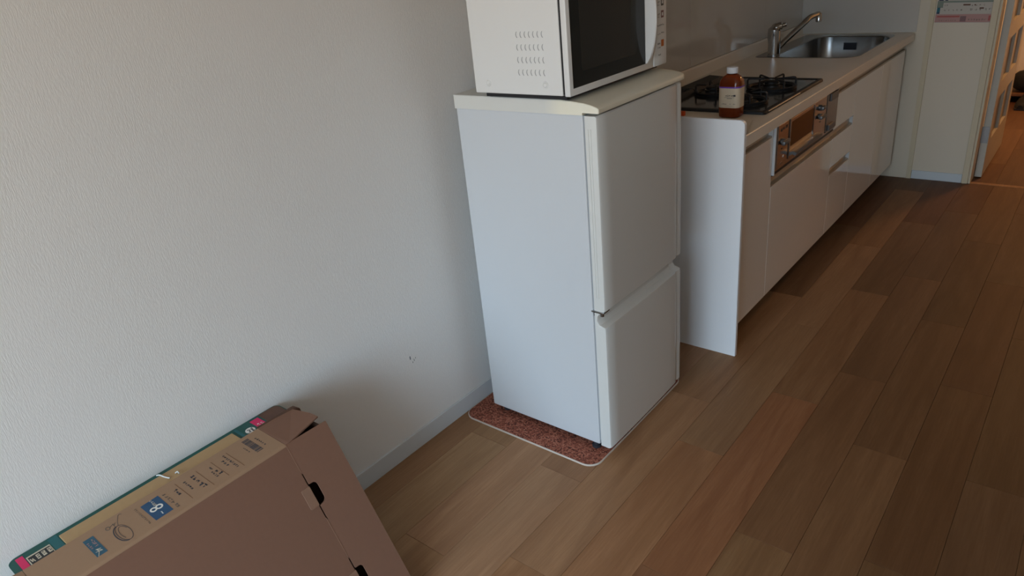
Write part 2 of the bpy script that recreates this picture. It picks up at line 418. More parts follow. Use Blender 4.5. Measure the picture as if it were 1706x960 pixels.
def door(z0, z1, scoop):
    bm = nb(); lo = [door_plan(z0, .004), door_plan(z0+.004, 0)]
    if scoop == 'top':       # lower door: lip, then a finger recess going back
        zl = z1-.048
        lo += [door_plan(zl-.006, 0), door_plan(zl, .0015), door_plan(zl+.001, .004), door_plan(zl+.006, .020), door_plan(zl+.018, .028), door_plan(zl+.034, .026), door_plan(z1, .014)]
    else:
        lo += [door_plan(z1-.004, 0), door_plan(z1, .004)]
    return rings(bm, lo, cap0=True, cap1=True)
ud = obj('door', door(.518, 1.0845, ''), M_frd, fr, smooth=True, label='upper door, taller one')
ld = obj('door', door(.0285, .5135, 'top'), M_frd, fr, smooth=True, label='lower freezer door with recessed grip along its top')
# grooves in the near side of the upper door
for x in (BX+.014, BX+.0215): obj('side_rib', box(x, x+.002, FY0-.0008, FY0+.001, .56, 1.05, bev=.0005), M_frd, ud)
# hinge between the doors at the near corner
hg = nb(); add_box(hg, BX-.004, DX-.004, FY0-.003, FY0+.03, .5128, .5175, .001)
lathe(hg, [(.006, -.010), (.006, .004)], (DX-.014, FY0+.004, .513), 14)
obj('hinge', hg, M_chrome, fr, smooth=True, label='small metal hinge between the doors')
rc = nb(); add_box(rc, BX, BX+.004, FY0+.004, FY0+.012, .498, .513)
obj('hinge_bracket', rc, M_black, fr)
for x, y in ((BX-.022, FY0+.014), (BX-.025, FY1-.03), (FX0+.04, FY0+.03), (FX0+.04, FY1-.03)):
    obj('foot', lathe(nb(), [(.013, 0), (.015, .003), (.015, .010), (.009, .013), (.009, .026)], (x, y, .006), 16), M_dark, fr, smooth=True)
bt = nb(); add_box(bt, FX0+.01, BX-.01, FY0+.012, FY1-.012, .024, .0325); obj('underside', bt, M_dark, fr)

# cork mat
mt = thing('floor_mat', 'reddish brown cork-look mat with a pale rim under the refrigerator', 'mat', (.27, 1.77, 0))
mo = rrect(-.006, 1.452, .549, 2.056, .045, 8)
obj('pad', prism(nb(), mo, 2, .0003, .0055), M_cork, mt)
mi = rrect(-.0045, 1.4535, .5475, 2.0545, .0435, 8)
rg = nb(); o2 = rrect(-.0075, 1.4505, .5505, 2.0575, .0465, 8)
rings(rg, [[(x, y, .0003) for x, y in o2], [(x, y, .0052) for x, y in o2], [(x, y, .0063) for x, y in mo], [(x, y, .0058) for x, y in mi]])
obj('rim', rg, M_rim, mt, smooth=True)

# ================================================================== MICROWAVE
MX0, MX1, MY0, MY1, MZ0, MZ1 = .184, .481, 1.507, 2.019, 1.1385, 1.432
mw = thing('microwave_oven', 'white microwave oven with black glass door on the refrigerator', 'microwave', (.33, 1.763, 1.1237))
obj('housing', box(MX0, MX1, MY0, MY1-.002, MZ0, MZ1, bev=.003), M_mw, mw)
for x, y in ((MX0+.03, MY0+.04), (MX1-.03, MY0+.06), (MX0+.03, MY1-.04), (MX1-.03, MY1-.06)):
    obj('foot', lathe(nb(), [(.013, 0), (.014, .004), (.012, .0155)], (x, y, 1.1235), 14), M_dark, mw, smooth=True)
obj('gap_shade', box(MX0+.028, MX1+.004, MY0+.012, MY1-.02, 1.1275, 1.139), M_black, mw, label='dark slab for the shade under the microwave')  # black slab put where only shade fills the gap below
# louvred slits, 4 rows of 7, each a curved nick pressed in the side
for r in range(4):
    for k in range(7):
        sl = nb(); x = .3435+(.4255-.3435)*k/6; z = 1.298-.0315*r; x += -.0005*r
        pts = [(x+.0028, z+.0), (x+.0008, z-.0035), (x, z-.0078), (x+.0012, z-.0122), (x+.0036, z-.0155)]
        q = [(a, b) for a, b in pts]+[(a+.0022, b+.0004) for a, b in pts[::-1]]
        prism(sl, q, 1, MY0-.0006, MY0+.0004); obj('vent_slit', sl, M_slit, mw)
for x, z in ((.233, 1.1655), (.428, 1.1655)):
    d = nb(); n = 20
    lp = [[(x+rr*math.cos(2*PI*i/n), MY0-h, z+rr*math.sin(2*PI*i/n)) for i in range(n)] for rr, h in ((.0100, -.0002), (.0088, .0016), (.0072, .0016), (.0062, .0002), (.0045, .0026), (.001, .0036))]
    rings(d, lp, cap1=True); obj('dimple', d, M_mw, mw, smooth=True)
obj('door_gap', box(MX1-.001, MX1+.0065, MY0+.003, MY1-.003, MZ0+.003, MZ1-.003), M_black, mw)
FX = .506
dr = nb(); add_box(dr, MX1+.0065, FX-.001, MY0-.0005, 1.9405, MZ0-.0015, MZ1, .003)
md = obj('door', dr, M_mw, mw, smooth=True)
obj('door_glass', box(FX-.003, FX, MY0+.014, 1.893, MZ0+.0165, MZ1-.02, bev=.0015), M_mwg, md, label='black glossy door glass')
obj('viewing_mesh', prism(nb(), rrect(1.562, 1.192, 1.842, 1.40, .008, 4), 0, FX-.0008, FX+.0002), M_mwg2, md)
# bowed handle
hn = nb(); lo = []
for k in range(17):
    t = k/16; z = MZ0+.017+t*(MZ1-.02-MZ0-.017); b = .003+.031*math.sin(PI*t)**.6
    lo.append([(FX-.004, 1.8945, z), (FX+b*.9, 1.8945, z), (FX+b, 1.8975, z), (FX+b, 1.903, z), (FX+b*.75, 1.918, z), (FX-.004, 1.932, z)])
rings(hn, lo, cap0=True, cap1=True); obj('handle', hn, M_mw, md, smooth=True, label='tall bowed white handle')
pn = nb(); add_box(pn, MX1+.0065, FX+.0015, 1.9412, MY1, MZ0-.0015, MZ1, .004)
cp = obj('control_panel', pn, M_mw, mw, smooth=True)
def fp(m_, items, name, lab=None):
    f = Flat((FX+.0015, 0, 0), (0, 1, 0), (0, 0, 1), (1, 0, 0))
    for it in items: f.rect(*it)
    return f.done(name, m_, cp, lab)
fp(M_obtn, [(1.984, 2.0, 1.190, 1.209)], 'button', 'orange start button')
for z, m_ in ((1.280, M_rbtn), (1.313, M_gbtn), (1.346, M_rbtn), (1.379, M_gbtn)):
    b_ = fp(m_, [(1.984, 2.0, z-.010, z+.010)], 'button', 'framed square button')
    b_2 = Flat((FX+.0019, 0, 0), (0, 1, 0), (0, 0, 1), (1, 0, 0)); b_2.rect(1.9885, 1.9955, z-.0045, z+.0045); b_2.done('button_face', M_mw, cp)
rm = random.Random(5)
f = Flat((FX+.0015, 0, 0), (0, 1, 0), (0, 0, 1), (1, 0, 0))
for z in (1.278, 1.311, 1.344, 1.377): f.glyphs(1.964, z, .0055, 2, .007, 0, rm); f.glyphs(1.964, z-.007, .0045, 2, .006, 0, rm)
f.glyphs(1.963, 1.196, .008, 2, .009, 0, rm); f.glyphs(1.963, 1.186, .0045, 3, .006, 0, rm)
f.glyphs(1.963, 1.2475, .0055, 6, .0065, 0, rm); f.glyphs(1.964, 1.224, .0045, 3, .0055, 0, rm); f.glyphs(1.984, 1.226, .0055, 3, .006, 0, rm)
f.glyphs(1.966, 1.1655, .0045, 3, .006, 0, rm)
f.done('printing', M_gbtn, cp)

# ================================================================== KITCHEN
YP, XC, ZC = 2.2915, .65, .8542; XF = .62; YE = 4.735
# end panel (taller than the worktop, rounded front corner)
ep = nb(); prism(ep, [(-.006, 0), (XC, 0)]+[(XC-.018+.018*math.cos(t*PI/12), .9075-.018+.018*math.sin(t*PI/12)) for t in range(7)]+[(-.006, .9075)], 1, YP, YP+.018)
bmesh.ops.bevel(ep, geom=[e for e in ep.edges if abs(e.verts[0].co.y-e.verts[1].co.y) < 1e-5 and max(v.co.z for v in e.verts) > .02 and max(v.co.x for v in e.verts) > .1 ], offset=.0015, segments=2, affect='EDGES')
tag(obj('end_panel', ep, M_panel, smooth=True), 'tall white panel closing the near end of the kitchen counter', 'panel')
YK = YP+.0185
# worktop with openings for hob and sink
sink_o = rrect(.055, 3.872, .572, 4.712, (.10, .04, .03, .085), 7)
cut = [(.31+(x-.31)*.985, 4.29+(y-4.29)*.985) for x, y in sink_o]
wt = nb(); co = rrect(.018, YK, XC, YF-.003, (.03, .001, .001, .001), 4)
holed(wt, co, [cut, rrect(.13, 2.65, .57, 3.24, .02, 3)], ZC-.040, ZC)
bmesh.ops.bevel(wt, geom=[e for e in wt.edges if len(e.link_faces) == 2 and e.calc_face_angle() > 1 and all(v.co.z > ZC-.001 for v in e.verts) and all(v.co.x > XC-.04 for v in e.verts)], offset=.004, segments=3, affect='EDGES')
wk = tag(obj('worktop', wt, M_counter), 'long beige artificial marble worktop of the kitchen counter', 'worktop')
obj('back_upstand', prism(nb(), [(.0055, ZC-.02), (.018, ZC-.02), (.018, ZC+.002), (.0145, ZC+.050), (.012, ZC+.058), (.0055, ZC+.059)], 1, YK, YF-.003), M_counter, wk)
# glossy panels on the wall behind
kp = thing('splashback', 'glossy kitchen wall panel behind hob and sink', 'splashback', (0, 3.5, ZC+.06))
for a, b in ((2.30, 3.22), (3.2215, 4.14), (4.1415, YF-.004)):
    obj('panel', box(WX+.001, .005, a, b, ZC+.060, 2.2), M_glosswall, kp)
kp2 = obj('side_splashback', box(.0055, .650, YF-.004, YF-.0003, ZC+.002, 2.2), M_glosswall); tag(kp2, 'glossy kitchen wall panel on the far end wall beside the sink', 'splashback')

# wall cabinets added above, outside the frame, to shade the worktop
for k in range(3):
    ya = YK+.05+k*.80
    wc = thing('shade_cabinet', 'white cabinet added unseen above the worktop for shade, %s' % ('nearest the refrigerator', 'the middle one', 'nearest the end wall')[k], 'cabinet', (.2, ya+.4, 1.6))
    obj('carcass', box(.0055, .352, ya, ya+.797, 1.58, 2.3), M_gloss_, wc); obj('door', box(.3525, .372, ya+.001, ya+.796, 1.58, 2.3, bev=.0012), M_gloss_, wc)
# cabinets: carcass + fronts
def front(bm_or_box, par, name='door', **k): return obj(name, bm_or_box, M_gloss, par, smooth=False, **k)
def channel(par, y0, y1, z0, z1, cap=True):
    """recessed metal grip channel"""
    c = obj('grip_channel', prism(nb(), [(XF-.019, z0), (XF-.019, z1), (XF-.015, z1), (XF-.014, z0+.006), (XF-.001, z0+.004), (XF-.001, z0)], 1, y0, y1-.012 if cap else y1), M_steelw, par, label='recessed grip channel')
    if cap: obj('channel_cap', box(XF-.018, XF+.0008, y1-.012, y1, z0-.003, z1-.001, bev=.001), M_capw, par, label='pale plastic end cap of the grip channel')
M_steelw = mat('grip_channel_metal', (.45, .42, .36), .35, .6); M_capw = mat('grip_cap', (.62, .64, .66), .3)
M_carc = mat('carcass_grey', (.30, .28, .26), .6)
def carcass(name, label, y0, y1, ztop=ZC-.041):
    t = thing(name, label, 'cabinet', (.32, (y0+y1)/2, 0))
    obj('carcass', box(.02, XF-.02, y0+.001, y1-.001, .09, ztop), M_carc, t)
    obj('toe_kick', box(.50, .55, y0+.001, y1-.001, 0, .0895), M_carc2, t)
    return t
M_carc2 = mat('toe_kick_dark', (.10, .09, .08), .6)
ZT = .765
c1_ = carcass('base_cabinet', 'narrow white base cabinet next to the tall end panel', YK, 2.653)
front(box(XF-.019, XF, YK+.001, 2.6515, .092, ZT, bev=.0012), c1_)
channel(c1_, YK+.001, 2.652, ZT+.002, .811)
c2_ = thing('hob_cabinet', 'wide white base cabinet below the grill unit', 'cabinet', (.32, 3.03, 0))
obj('carcass', box(.02, XF-.02, 2.656, 3.421, .09, .60), M_carc, c2_)
obj('toe_kick', box(.50, .55, 2.656, 3.421, 0, .0895), M_carc2, c2_)
front(box(XF-.019, XF, 2.6565, 3.4205, .092, .565, bev=.0012), c2_, 'drawer')
channel(c2_, 2.657, 3.421, .568, .603, cap=False)
c3_ = carcass('drawer_cabinet', 'white base cabinet with three drawers between grill and sink', 3.424, 3.741)
front(box(XF-.019, XF, 3.425, 3.7395, .607, ZT, bev=.0012), c3_, 'drawer')
channel(c3_, 3.425, 3.740, ZT+.002, .811, cap=False)
front(box(XF-.019, XF, 3.425, 3.7395, .425, .565, bev=.0012), c3_, 'drawer')
channel(c3_, 3.425, 3.740, .568, .604)
front(box(XF-.019, XF, 3.425, 3.7395, .092, .388, bev=.0012), c3_, 'drawer')
channel(c3_, 3.425, 3.740, .391, .423)
c4_ = carcass('sink_cabinet', 'white base cabinet with two doors under the sink', 3.743, 4.70, .64)
front(box(XF-.019, XF, 3.744, 4.2215, .092, ZT, bev=.0012), c4_)
front(box(XF-.019, XF, 4.224, 4.699, .092, ZT, bev=.0012), c4_)
channel(c4_, 3.744, 4.2215, ZT+.002, .811, cap=False); channel(c4_, 4.224, 4.699, ZT+.002, .811, cap=False)

# grill unit
gr = thing('grill_unit', 'built-in steel fish grill with brown window and control knobs', 'grill', (.4, 3.03, .61))
GX = .628
obj('casing', box(.06, GX-.02, 2.660, 3.418, .610, .811), M_dark, gr)
fpn = obj('front_panel', box(GX-.020, GX-.002, 2.662, 3.416, .622, .810, bev=.002), M_bronze, gr)
obj('side_edge', box(GX-.022, GX+.001, 2.655, 2.661, .612, .811), M_capw, gr, label='pale metal edge at the near side')
obj('lower_gap', box(GX-.019, GX-.008, 2.662, 3.416, .6065, .6215), M_black, gr)
# left control block
lb = obj('control_block', box(GX-.003, GX+.002, 2.674, 2.785, .632, .800, bev=.002), M_bronze, gr)
obj('control_block', box(GX-.003, GX+.002, 3.088, 3.250, .632, .800, bev=.002), M_bronze, gr)
def knob(y, z, wd=.032):
    k = nb(); lathe(k, [(.013, 0), (.013, .008), (.011, .010)], (0, 0, 0), 24)
    bmesh.ops.rotate(k, cent=(0, 0, 0), matrix=Matrix.Rotation(PI/2, 3, 'Y'), verts=k.verts[:]); bmesh.ops.translate(k, vec=(GX+.0015, y, z), verts=k.verts[:])
    add_box(k, GX+.008, GX+.022, y-wd, y+wd, z-.0075, z+.0075, .003)
    return obj('knob', k, M_knob, gr, smooth=True)
M_knob = mat('knob_grey', (.13, .135, .14), .38, .5)
knob(2.727, .728); knob(3.165, .728); knob(3.165, .765, .02)
for (y, z, a, b, m_) in ((2.70, .772, .014, .010, M_black), (2.725, .774, .014, .010, M_black), (2.752, .774, .018, .012, M_black), (2.715, .700, .012, .006, M_black), (2.735, .664, .012, .008, M_capw), (2.712, .642, .024, .007, M_steel), (3.17, .700, .014, .006, M_black), (2.712, .655, .05, .001, M_black)):
    obj('marker', box(GX+.0015, GX+.003, y, y+a, z, z+b), m_, gr)
gd = obj('grill_door', box(GX-.003, GX+.006, 2.796, 3.080, .640, .800, bev=.002), M_bronze, gr)
obj('window', box(GX+.005, GX+.0068, 2.808, 3.066, .690, .788, bev=.001), M_brown, gd, label='brown glass window')
obj('window_edge', box(GX+.005, GX+.009, 3.068, 3.077, .672, .798, bev=.001), M_chrome, gd, label='bright vertical strip beside the window')
hb = nb(); prism(hb, [(GX+.004, .668), (GX+.020, .672), (GX+.032, .668), (GX+.033, .660), (GX+.030, .655), (GX+.018, .660), (GX+.004, .652)], 1, 2.800, 3.120)
obj('handle', hb, M_knob, gd, smooth=True, label='long grey grill handle')
ec = obj('battery_block', box(GX-.003, GX+.003, 3.262, 3.412, .630, .804, bev=.003), M_steel, gr)
obj('igniter_button', box(GX+.002, GX+.010, 3.29, 3.39, .765, .798, bev=.003), M_knob, ec)
obj('latch', box(GX+.002, GX+.012, 3.285, 3.37, .636, .662, bev=.003), M_knob, ec)

# hob
hb_ = thing('gas_hob', 'black glass gas hob with three burners in the worktop', 'hob', (.35, 2.94, ZC))
ho = rrect(.090, 2.606, .600, 3.280, .014, 4); hi = rrect(.102, 2.618, .588, 3.268, .008, 4)
hp = nb(); rings(hp, [[(x, y, ZC+.0003) for x, y in ho], [(x, y, ZC+.007) for x, y in ho], [(x, y, ZC+.011) for x, y in rrect(.093, 2.609, .597, 3.277, .012, 4)], [(x, y, ZC+.011) for x, y in rrect(.108, 2.624, .582, 3.262, .006, 4)], [(x, y, ZC+.008) for x, y in rrect(.110, 2.626, .580, 3.260, .006, 4)]])
obj('frame', hp, M_iron, hb_, smooth=True)
obj('glass_top', prism(nb(), rrect(.109, 2.625, .581, 3.261, .006, 4), 2, ZC+.0004, ZC+.0085), M_hob, hb_)
obj('front_edge', box(.5975, .6015, 2.64, 2.98, ZC+.006, ZC+.0105, bev=.001), M_chrome, hb_, label='thin bright strip on the front edge')
obj('exhaust_cover', prism(nb(), [(.100, ZC+.008), (.185, ZC+.0085), (.172, ZC+.026), (.112, ZC+.030)], 1, 2.618, 2.90), M_iron, hb_)
for k in range(9): obj('exhaust_slot', box( .118, .165, 2.64+k*.028, 2.655+k*.028, ZC+.024, ZC+.0315), M_dark, hb_)
obj('exhaust_cover', prism(nb(), [(.100, ZC+.008), (.185, ZC+.0085), (.172, ZC+.026), (.112, ZC+.030)], 1, 2.905, 3.20), M_iron, hb_)
def burner(x, y, r, rot, npr):
    b = obj('burner', lathe(nb(), [(.055, .008), (.050, .014), (.034, .015), (.032, .022), (.030, .0225)], (x, y, ZC), 28), M_iron, hb_, smooth=True)
    obj('burner_ring', lathe(nb(), [(.033, .0225), (.034, .027), (.030, .029), (.012, .030)], (x, y, ZC), 28), M_steel, b, smooth=True)
    obj('burner_cap', lathe(nb(), [(.029, .029), (.029, .036), (.024, .039), (.002, .040)], (x, y, ZC), 28), M_iron, b, smooth=True)
    g_ = nb(); n = 40
    # pierced ring with upright prongs
    lp = [[(x+a*math.cos(2*PI*i/n), y+a*math.sin(2*PI*i/n), ZC+h) for i in range(n)] for a, h in ((r, .009), (r+.002, .020), (r-.010, .021), (r-.014, .012))]
    rings(g_, lp+[lp[0]])
    gt = obj('pan_support', g_, M_iron, hb_, smooth=True)
    for k in range(npr):
        a = rot+2*PI*k/npr; c, s = math.cos(a), math.sin(a)
        P = lambda rr, z: (x+rr*c, y+rr*s, ZC+z)
        obj('prong', tube(nb(), [P(r-.004, .010), P(r-.004, .044), P(r-.008, .049), P(r-.016, .050), P(.030, .047)], [.0042, .0042, .0042, .004, .003], 6), M_iron, gt)
burner(.455, 3.055, .100, .35, 6)
burner(.455, 2.765, .090, .1, 6)
burner(.262, 2.905, .075, .6, 4)

# sink
sk = thing('sink', 'stainless steel sink set in the worktop at the far end', 'sink', (.31, 4.29, ZC-.19))
bo = lambda i, z: [(x, y, z) for x, y in rrect(.150+i, 3.890+i, .562-i, 4.640-i, (.10-i/2, .09-i/2, .09-i/2, .085-i/2), 7)]
sb = nb()
rings(sb, [[(x, y, ZC+.0003) for x, y in sink_o], [(.31+(x-.31)*.993, 4.29+(y-4.29)*.995, ZC+.0018) for x, y in sink_o], bo(-.004, ZC+.0005), bo(0, ZC-.004), bo(.006, ZC-.16), bo(.02, ZC-.182), bo(.06, ZC-.187), bo(.15, ZC-.189)], cap1=True)
obj('basin', sb, M_steel, sk, smooth=True)
obj('drain', lathe(nb(), [(.058, -.188), (.055, -.185), (.050, -.186), (.002, -.187)], (.30, 4.35, ZC), 28), M_chrome, sk, smooth=True)
obj('overflow_plate', box(.30, .37, 4.628, 4.632, ZC-.075, ZC-.035, bev=.001), M_dark, sk)
# mixer tap
TX, TY = .140, 3.932
tpt = thing('mixer_tap', 'chrome single-lever mixer tap with a long rising spout', 'tap', (TX, TY, ZC+.001))
obj('base', lathe(nb(), [(.034, .001), (.034, .006), (.029, .010)], (TX, TY, ZC), 24), M_chrome, tpt, smooth=True)
obj('body', tube(nb(), [(TX, TY, ZC+.009), (TX, TY, ZC+.06), (TX-.002, TY-.002, ZC+.105), (TX-.002, TY-.001, ZC+.132), (TX+.004, TY+.002, ZC+.143)], [.031, .031, .034, .033, .022], 24), M_chrome, tpt, smooth=True)
lv = tube(nb(), smoothline([(TX-.002, TY, ZC+.136), (TX+.012, TY+.007, ZC+.147), (TX+.032, TY+.018, ZC+.151), (TX+.050, TY+.028, ZC+.156)], 4), [.024]*4+[.019]*4+[.011]*4+[.004], 12)
obj('lever', lv, M_chrome, tpt, smooth=True)
spp = smoothline([(TX+.010, TY+.008, ZC+.030), (TX+.035, TY+.050, ZC+.066), (TX+.10, TY+.13, ZC+.142), (TX+.118, TY+.178, ZC+.168), (TX+.135, TY+.232, ZC+.176), (TX+.143, TY+.246, ZC+.176)], 6)
spt = obj('spout', tube(nb(), spp, .0145, 14), M_chrome, tpt, smooth=True)
obj('nozzle', lathe(nb(), [(.012, -.034), (.0155, -.032), (.0155, .006), (.011, .012)], (TX+.143, TY+.246, ZC+.172), 18), M_chrome, spt, smooth=True)

# bottle of tea
BXc, BYc, BZ = .4887, 2.560, ZC+.0004
bo_ = thing('tea_bottle', 'plastic bottle of amber tea with white cap standing by the hob', 'bottle', (BXc, BYc, BZ))
def brr(hx, hy, r, z): return [(BXc+x, BYc+y, BZ+z) for x, y in rrect(-hx, -hy, hx, hy, r, 5)]
shp = [(.034, .027, .018, .000), (.0395, .032, .019, .004), (.0405, .033, .019, .014), (.0405, .033, .019, .122), (.038, .031, .020, .134), (.031, .026, .020, .145), (.020, .019, .0175, .153), (.0155, .0155, .0150, .157), (.0145, .0145, .0142, .165)]
obj('shell', rings(nb(), [brr(*s) for s in shp], cap0=True, cap1=True), M_pet, bo_, smooth=True)
obj('tea', rings(nb(), [brr(a-.0008, b-.0008, c-.0005, z+.0012) for a, b, c, z in shp[:7]], cap0=True, cap1=True), M_tea, bo_, smooth=True, label='amber tea inside')
lab = obj('label', rings(nb(), [brr(.0409, .0334, .0194, z) for z in (.038, .1085)]), M_lab, bo_, smooth=True, label='beige wrap label with small dark print')
obj('label_band', rings(nb(), [brr(.04095, .03345, .01945, z) for z in (.1085, .1135)]), M_purple, lab, smooth=True, label='purple band on top of the label')
f = Flat((BXc, BYc-.0334, BZ), (1, 0, 0), (0, 0, 1), (0, -1, 0)); rl = random.Random(2)
f.glyphs(-.010, .079, .006, 5, .0068, 0, rl, .2); f.rect(.022, .029, .080, .086); f.rect(-.013, .024, .0755, .0762); f.rect(-.004, .016, .0715, .0730)
f.glyphs(-.022, .050, .004, 4, .0045, 0, rl, .25); f.glyphs(.006, .051, .003, 2, .0035, 0, rl); f.glyphs(.020, .051, .003, 3, .0035, 0, rl); f.rect(-.012, .018, .0445, .0450)
f.done('label_print', M_ink, lab)
obj('cap', lathe(nb(), [(.0195, .158), (.0205, .1595), (.0205, .1765), (.0185, .179), (.002, .1792)], (BXc, BYc, BZ), 30), M_cap, bo_, smooth=True, label='white screw cap')
# orange object at the near hob corner
og = box(.268, .3185, 2.520, 2.535, ZC+.0003, ZC+.018, bev=.002)
tag(obj('orange_block', og, M_orange), 'small orange block by the hob corner, half hidden by the refrigerator', 'block')

# ================================================================== POSTER on the far panel
po = thing('poster', 'printed paper poster with a pink bottom band on the white end wall', 'poster', (.875, YF-.001, .9))
P0 = Vector((.734, YF-.0012, .9035)); pu = Vector((1, 0, -.02)).normalized(); pv = Vector((.02, 0, 1)).normalized()
F_ = lambda t=.0004, d=0: Flat(P0-Vector((0, d, 0)), pu, pv, (0, -1, 0), t)
f = F_(.0005); f.rect(0, .283, 0, .40); f.done('sheet', M_poster, po)
def pr(m_, rects, name='printing', d=.0005):
    f = F_(.0003, d)
    for r in rects: f.rect(*r)
    return f.done(name, m_, po)
pr(M_ppink, [(0, .283, .002, .044)], 'pink_band')
pr(M_pred, [(.008, .118, .028, .036), (.254, .280, .010, .036)], 'red_print', .0008); pr(M_rbtn, [(.122, .150, .006, .034)], 'red_square', .0009)
pr(M_pgreen, [(0, .283, .104, .113), (0, .030, .078, .104)], 'green_band')
pr(M_pteal, [(.003, .018, .052, .080)], 'teal_print'); pr(M_pnavy, [(.003, .018, .046, .054), (.006, .028, .114, .128), (.036, .050, .114, .124)], 'navy_print', .0008)
pr(M_pbrown, [(.126, .160, .088, .096), (.205, .225, .070, .078), (.178, .186, .088, .094)], 'brown_print')
f = F_(.0003, .0007); rq = random.Random(9)
f.glyphs(.036, .060, .010, 5, .020, 0, rq, .12); f.glyphs(.034, .086, .010, 2, .012, 0, rq, .12); f.glyphs(.160, .062, .014, 5, .022, 0, rq, .1); f.glyphs(.165, .084, .010, 4, .018, 0, rq, .1); f.glyphs(.02, .008, .007, 8, .011, 0, rq, .12); f.glyphs(.16, .010, .010, 7, .0125, 0, rq, .1); f.glyphs(.06, .118, .01, 10, .02, 0, rq, .12)
f.done('small_print', M_ink2, po)

# ================================================================== DOOR standing open into the hallway
dx0, dx1, dy0, dy1 = 1.046, 1.082, 4.889, 5.690
dm = nb()
rows = [(.215, .450), (.550, .780), (.875, 1.105), (1.20, 1.43), (1.525, 1.755)]; cols = [(4.995, 5.270), (5.335, 5.600)]
def gridbox(bm, x0, x1, ys, zs, solid):
    for i in range(len(ys)-1):
        for j in range(len(zs)-1):
            if solid(i, j): add_box(bm, x0, x1, ys[i], ys[i+1], zs[j], zs[j+1])
ys_ = [dy0, cols[0][0], cols[0][1], cols[1][0], cols[1][1], dy1]
zs_ = [.008]+[v for r in rows for v in r]+[1.98]
gridbox(dm, dx0, dx1, ys_, zs_, lambda i, j: not (i in (1, 3) and j % 2 == 1))
bmesh.ops.remove_doubles(dm, verts=dm.verts[:], dist=1e-5)
inner = [f for f in dm.faces if not f.is_manifold] if False else []
dl = struct('door_1', dm, M_doorw)
obj('edge_face', box(dx0+.001, dx1-.001, dy0-.0012, dy0, .009, 1.979), M_doore, dl, label='pale lengthwise edge of the door leaf')
for (a, b) in cols:
    for (z0, z1) in rows:
        obj('pane', box((dx0+dx1)/2-.002, (dx0+dx1)/2+.002, a, b, z0, z1), M_pane, dl)
obj('hinge', box(dx0-.004, dx1-.002, dy0-.0035, dy0-.001, .212, .308, bev=.0006), M_hinge, dl, label='steel hinge plate')

# things by the entrance at the end of the hallway
rk = thing('shoe_rack', 'low brown board rack at the end of the hallway behind the open door', 'rack', (1.3, 7.17, -.004))
obj('shelf', box(.94, 1.60, 7.04, 7.30, .050, .070, bev=.002), M_shelf, rk)
for x in (.94, 1.58): obj('side_board', box(x, x+.018, 7.04, 7.30, -.004, .0495), M_shelf, rk)
obj('back_board', box(.959, 1.579, 7.28, 7.298, -.003, .0495), M_shelf, rk)
def blob(c, r, flat=1):
    bm = nb(); bmesh.ops.create_icosphere(bm, subdivisions=3, radius=1)
    for v_ in bm.verts:
        x, y, z = v_.co; q = (abs(x)**4+abs(y)**4+abs(z)**4)**-.25
        f_ = .35+.65*q; v_.co = Vector((c[0]+x*f_*r[0], c[1]+y*f_*r[1], c[2]+z*f_*r[2]))
    return bm
tag(obj('black_bag', blob((1.10, 7.16, .1555), (.155, .10, .085)), M_bag, smooth=True), 'black bag on top of the hallway rack', 'bag')
def shoe(x, y, lab, g_):
    t = thing('shoe', lab, 'shoe', (x, y, -.004))
    if g_: t['group'] = g_
    lo = []
    for k in range(13):
        s = k/12; yy = y-.13+.26*s; wd = .030+.018*math.sin(PI*min(1, s*1.15))*(1 if s < .9 else .9); wd *= (math.sin(PI*(.12+.8*s)))**.35
        h = .035+.05*max(0, (s-.35))**.6*1.2 if s > .35 else .028+.02*s
        lo.append([(x+wd*math.cos(a), yy, .010+max(0, math.sin(a))*h+min(0, math.sin(a))*.004) for a in [2*PI*i/16 for i in range(16)]])
    obj('upper', rings(nb(), lo, cap0=True, cap1=True), M_bag, t, smooth=True)
    so = nb(); ol = [(x+(.034+.014*math.sin(PI*s))*q_, y-.132+.264*s) for q_, ss in ((1, [i/8 for i in range(9)]), (-1, [1-i/8 for i in range(9)])) for s in ss]
    prism(so, ol, 2, -.0035, .010); obj('sole', so, M_dark, t)
shoe(1.065, 6.76+.135, 'black shoe on the entrance floor nearer the open door', None)
shoe(1.175, 6.77+.135, 'black shoe on the entrance floor farther from the open door', None)

# ================================================================== FLAT GREEN CARTON leaning on the wall
gc = thing('green_carton', 'flat green and tan printed carton leaning against the left wall', 'carton', (.2, .46, 0))
GW, GZ = .066, .4455     # depth across the top, height of the top edge
def gshape(y0, y1, z_top, r=.02):
    """top slab outline in (x,y) with rounded ends"""
    return rrect(WX+.002, y0, WX+.002+GW, y1, r, 5)
gx = WX+.002
lean = .44
bd = nb()
# body: parallelogram section, from the top down to the floor
prism(bd, [(gx+.001, GZ-.004), (gx+GW, GZ-.004), (gx+GW+lean*GZ+.0, .0005), (gx+lean*GZ, .0005)], 1, .150, .770)
obj('body', bd, M_green, gc)
tpb = obj('top_face', prism(nb(), rrect(gx, .128, gx+GW, .788, (.018, .018, .018, .018), 6), 2, GZ-.0045, GZ), M_green, gc, smooth=False)
def GT(t=.0005, d=0): return Flat((gx, 0, GZ+d), (1, 0, 0), (0, 1, 0), (0, 0, 1), t)
tb = nb(); add_box(tb, gx+.0175, gx+GW+.004, .226, .643, GZ-.001, GZ+.004, .001); obj('tan_insert', tb, M_tan, gc, label='tan raised strip along the middle')
f = GT(); f.poly([(x-gx, y) for x, y in rrect(gx+.003, .728, gx+GW-.001, .785, (.015, .015, .001, .001), 5)]); f.done('brown_print', M_redbrown, gc, 'brown picture at the right end')
f = GT(); f.rect(.010, GW, .698, .722); f.rect(.008, GW, .142, .156); f.done('pink_print', M_pink, gc, 'pink label')
f = GT(.0005); f.rect(.006, GW, .652, .660); f.rect(.004, GW, .206, .224); f.done('teal_print', M_green2, gc)
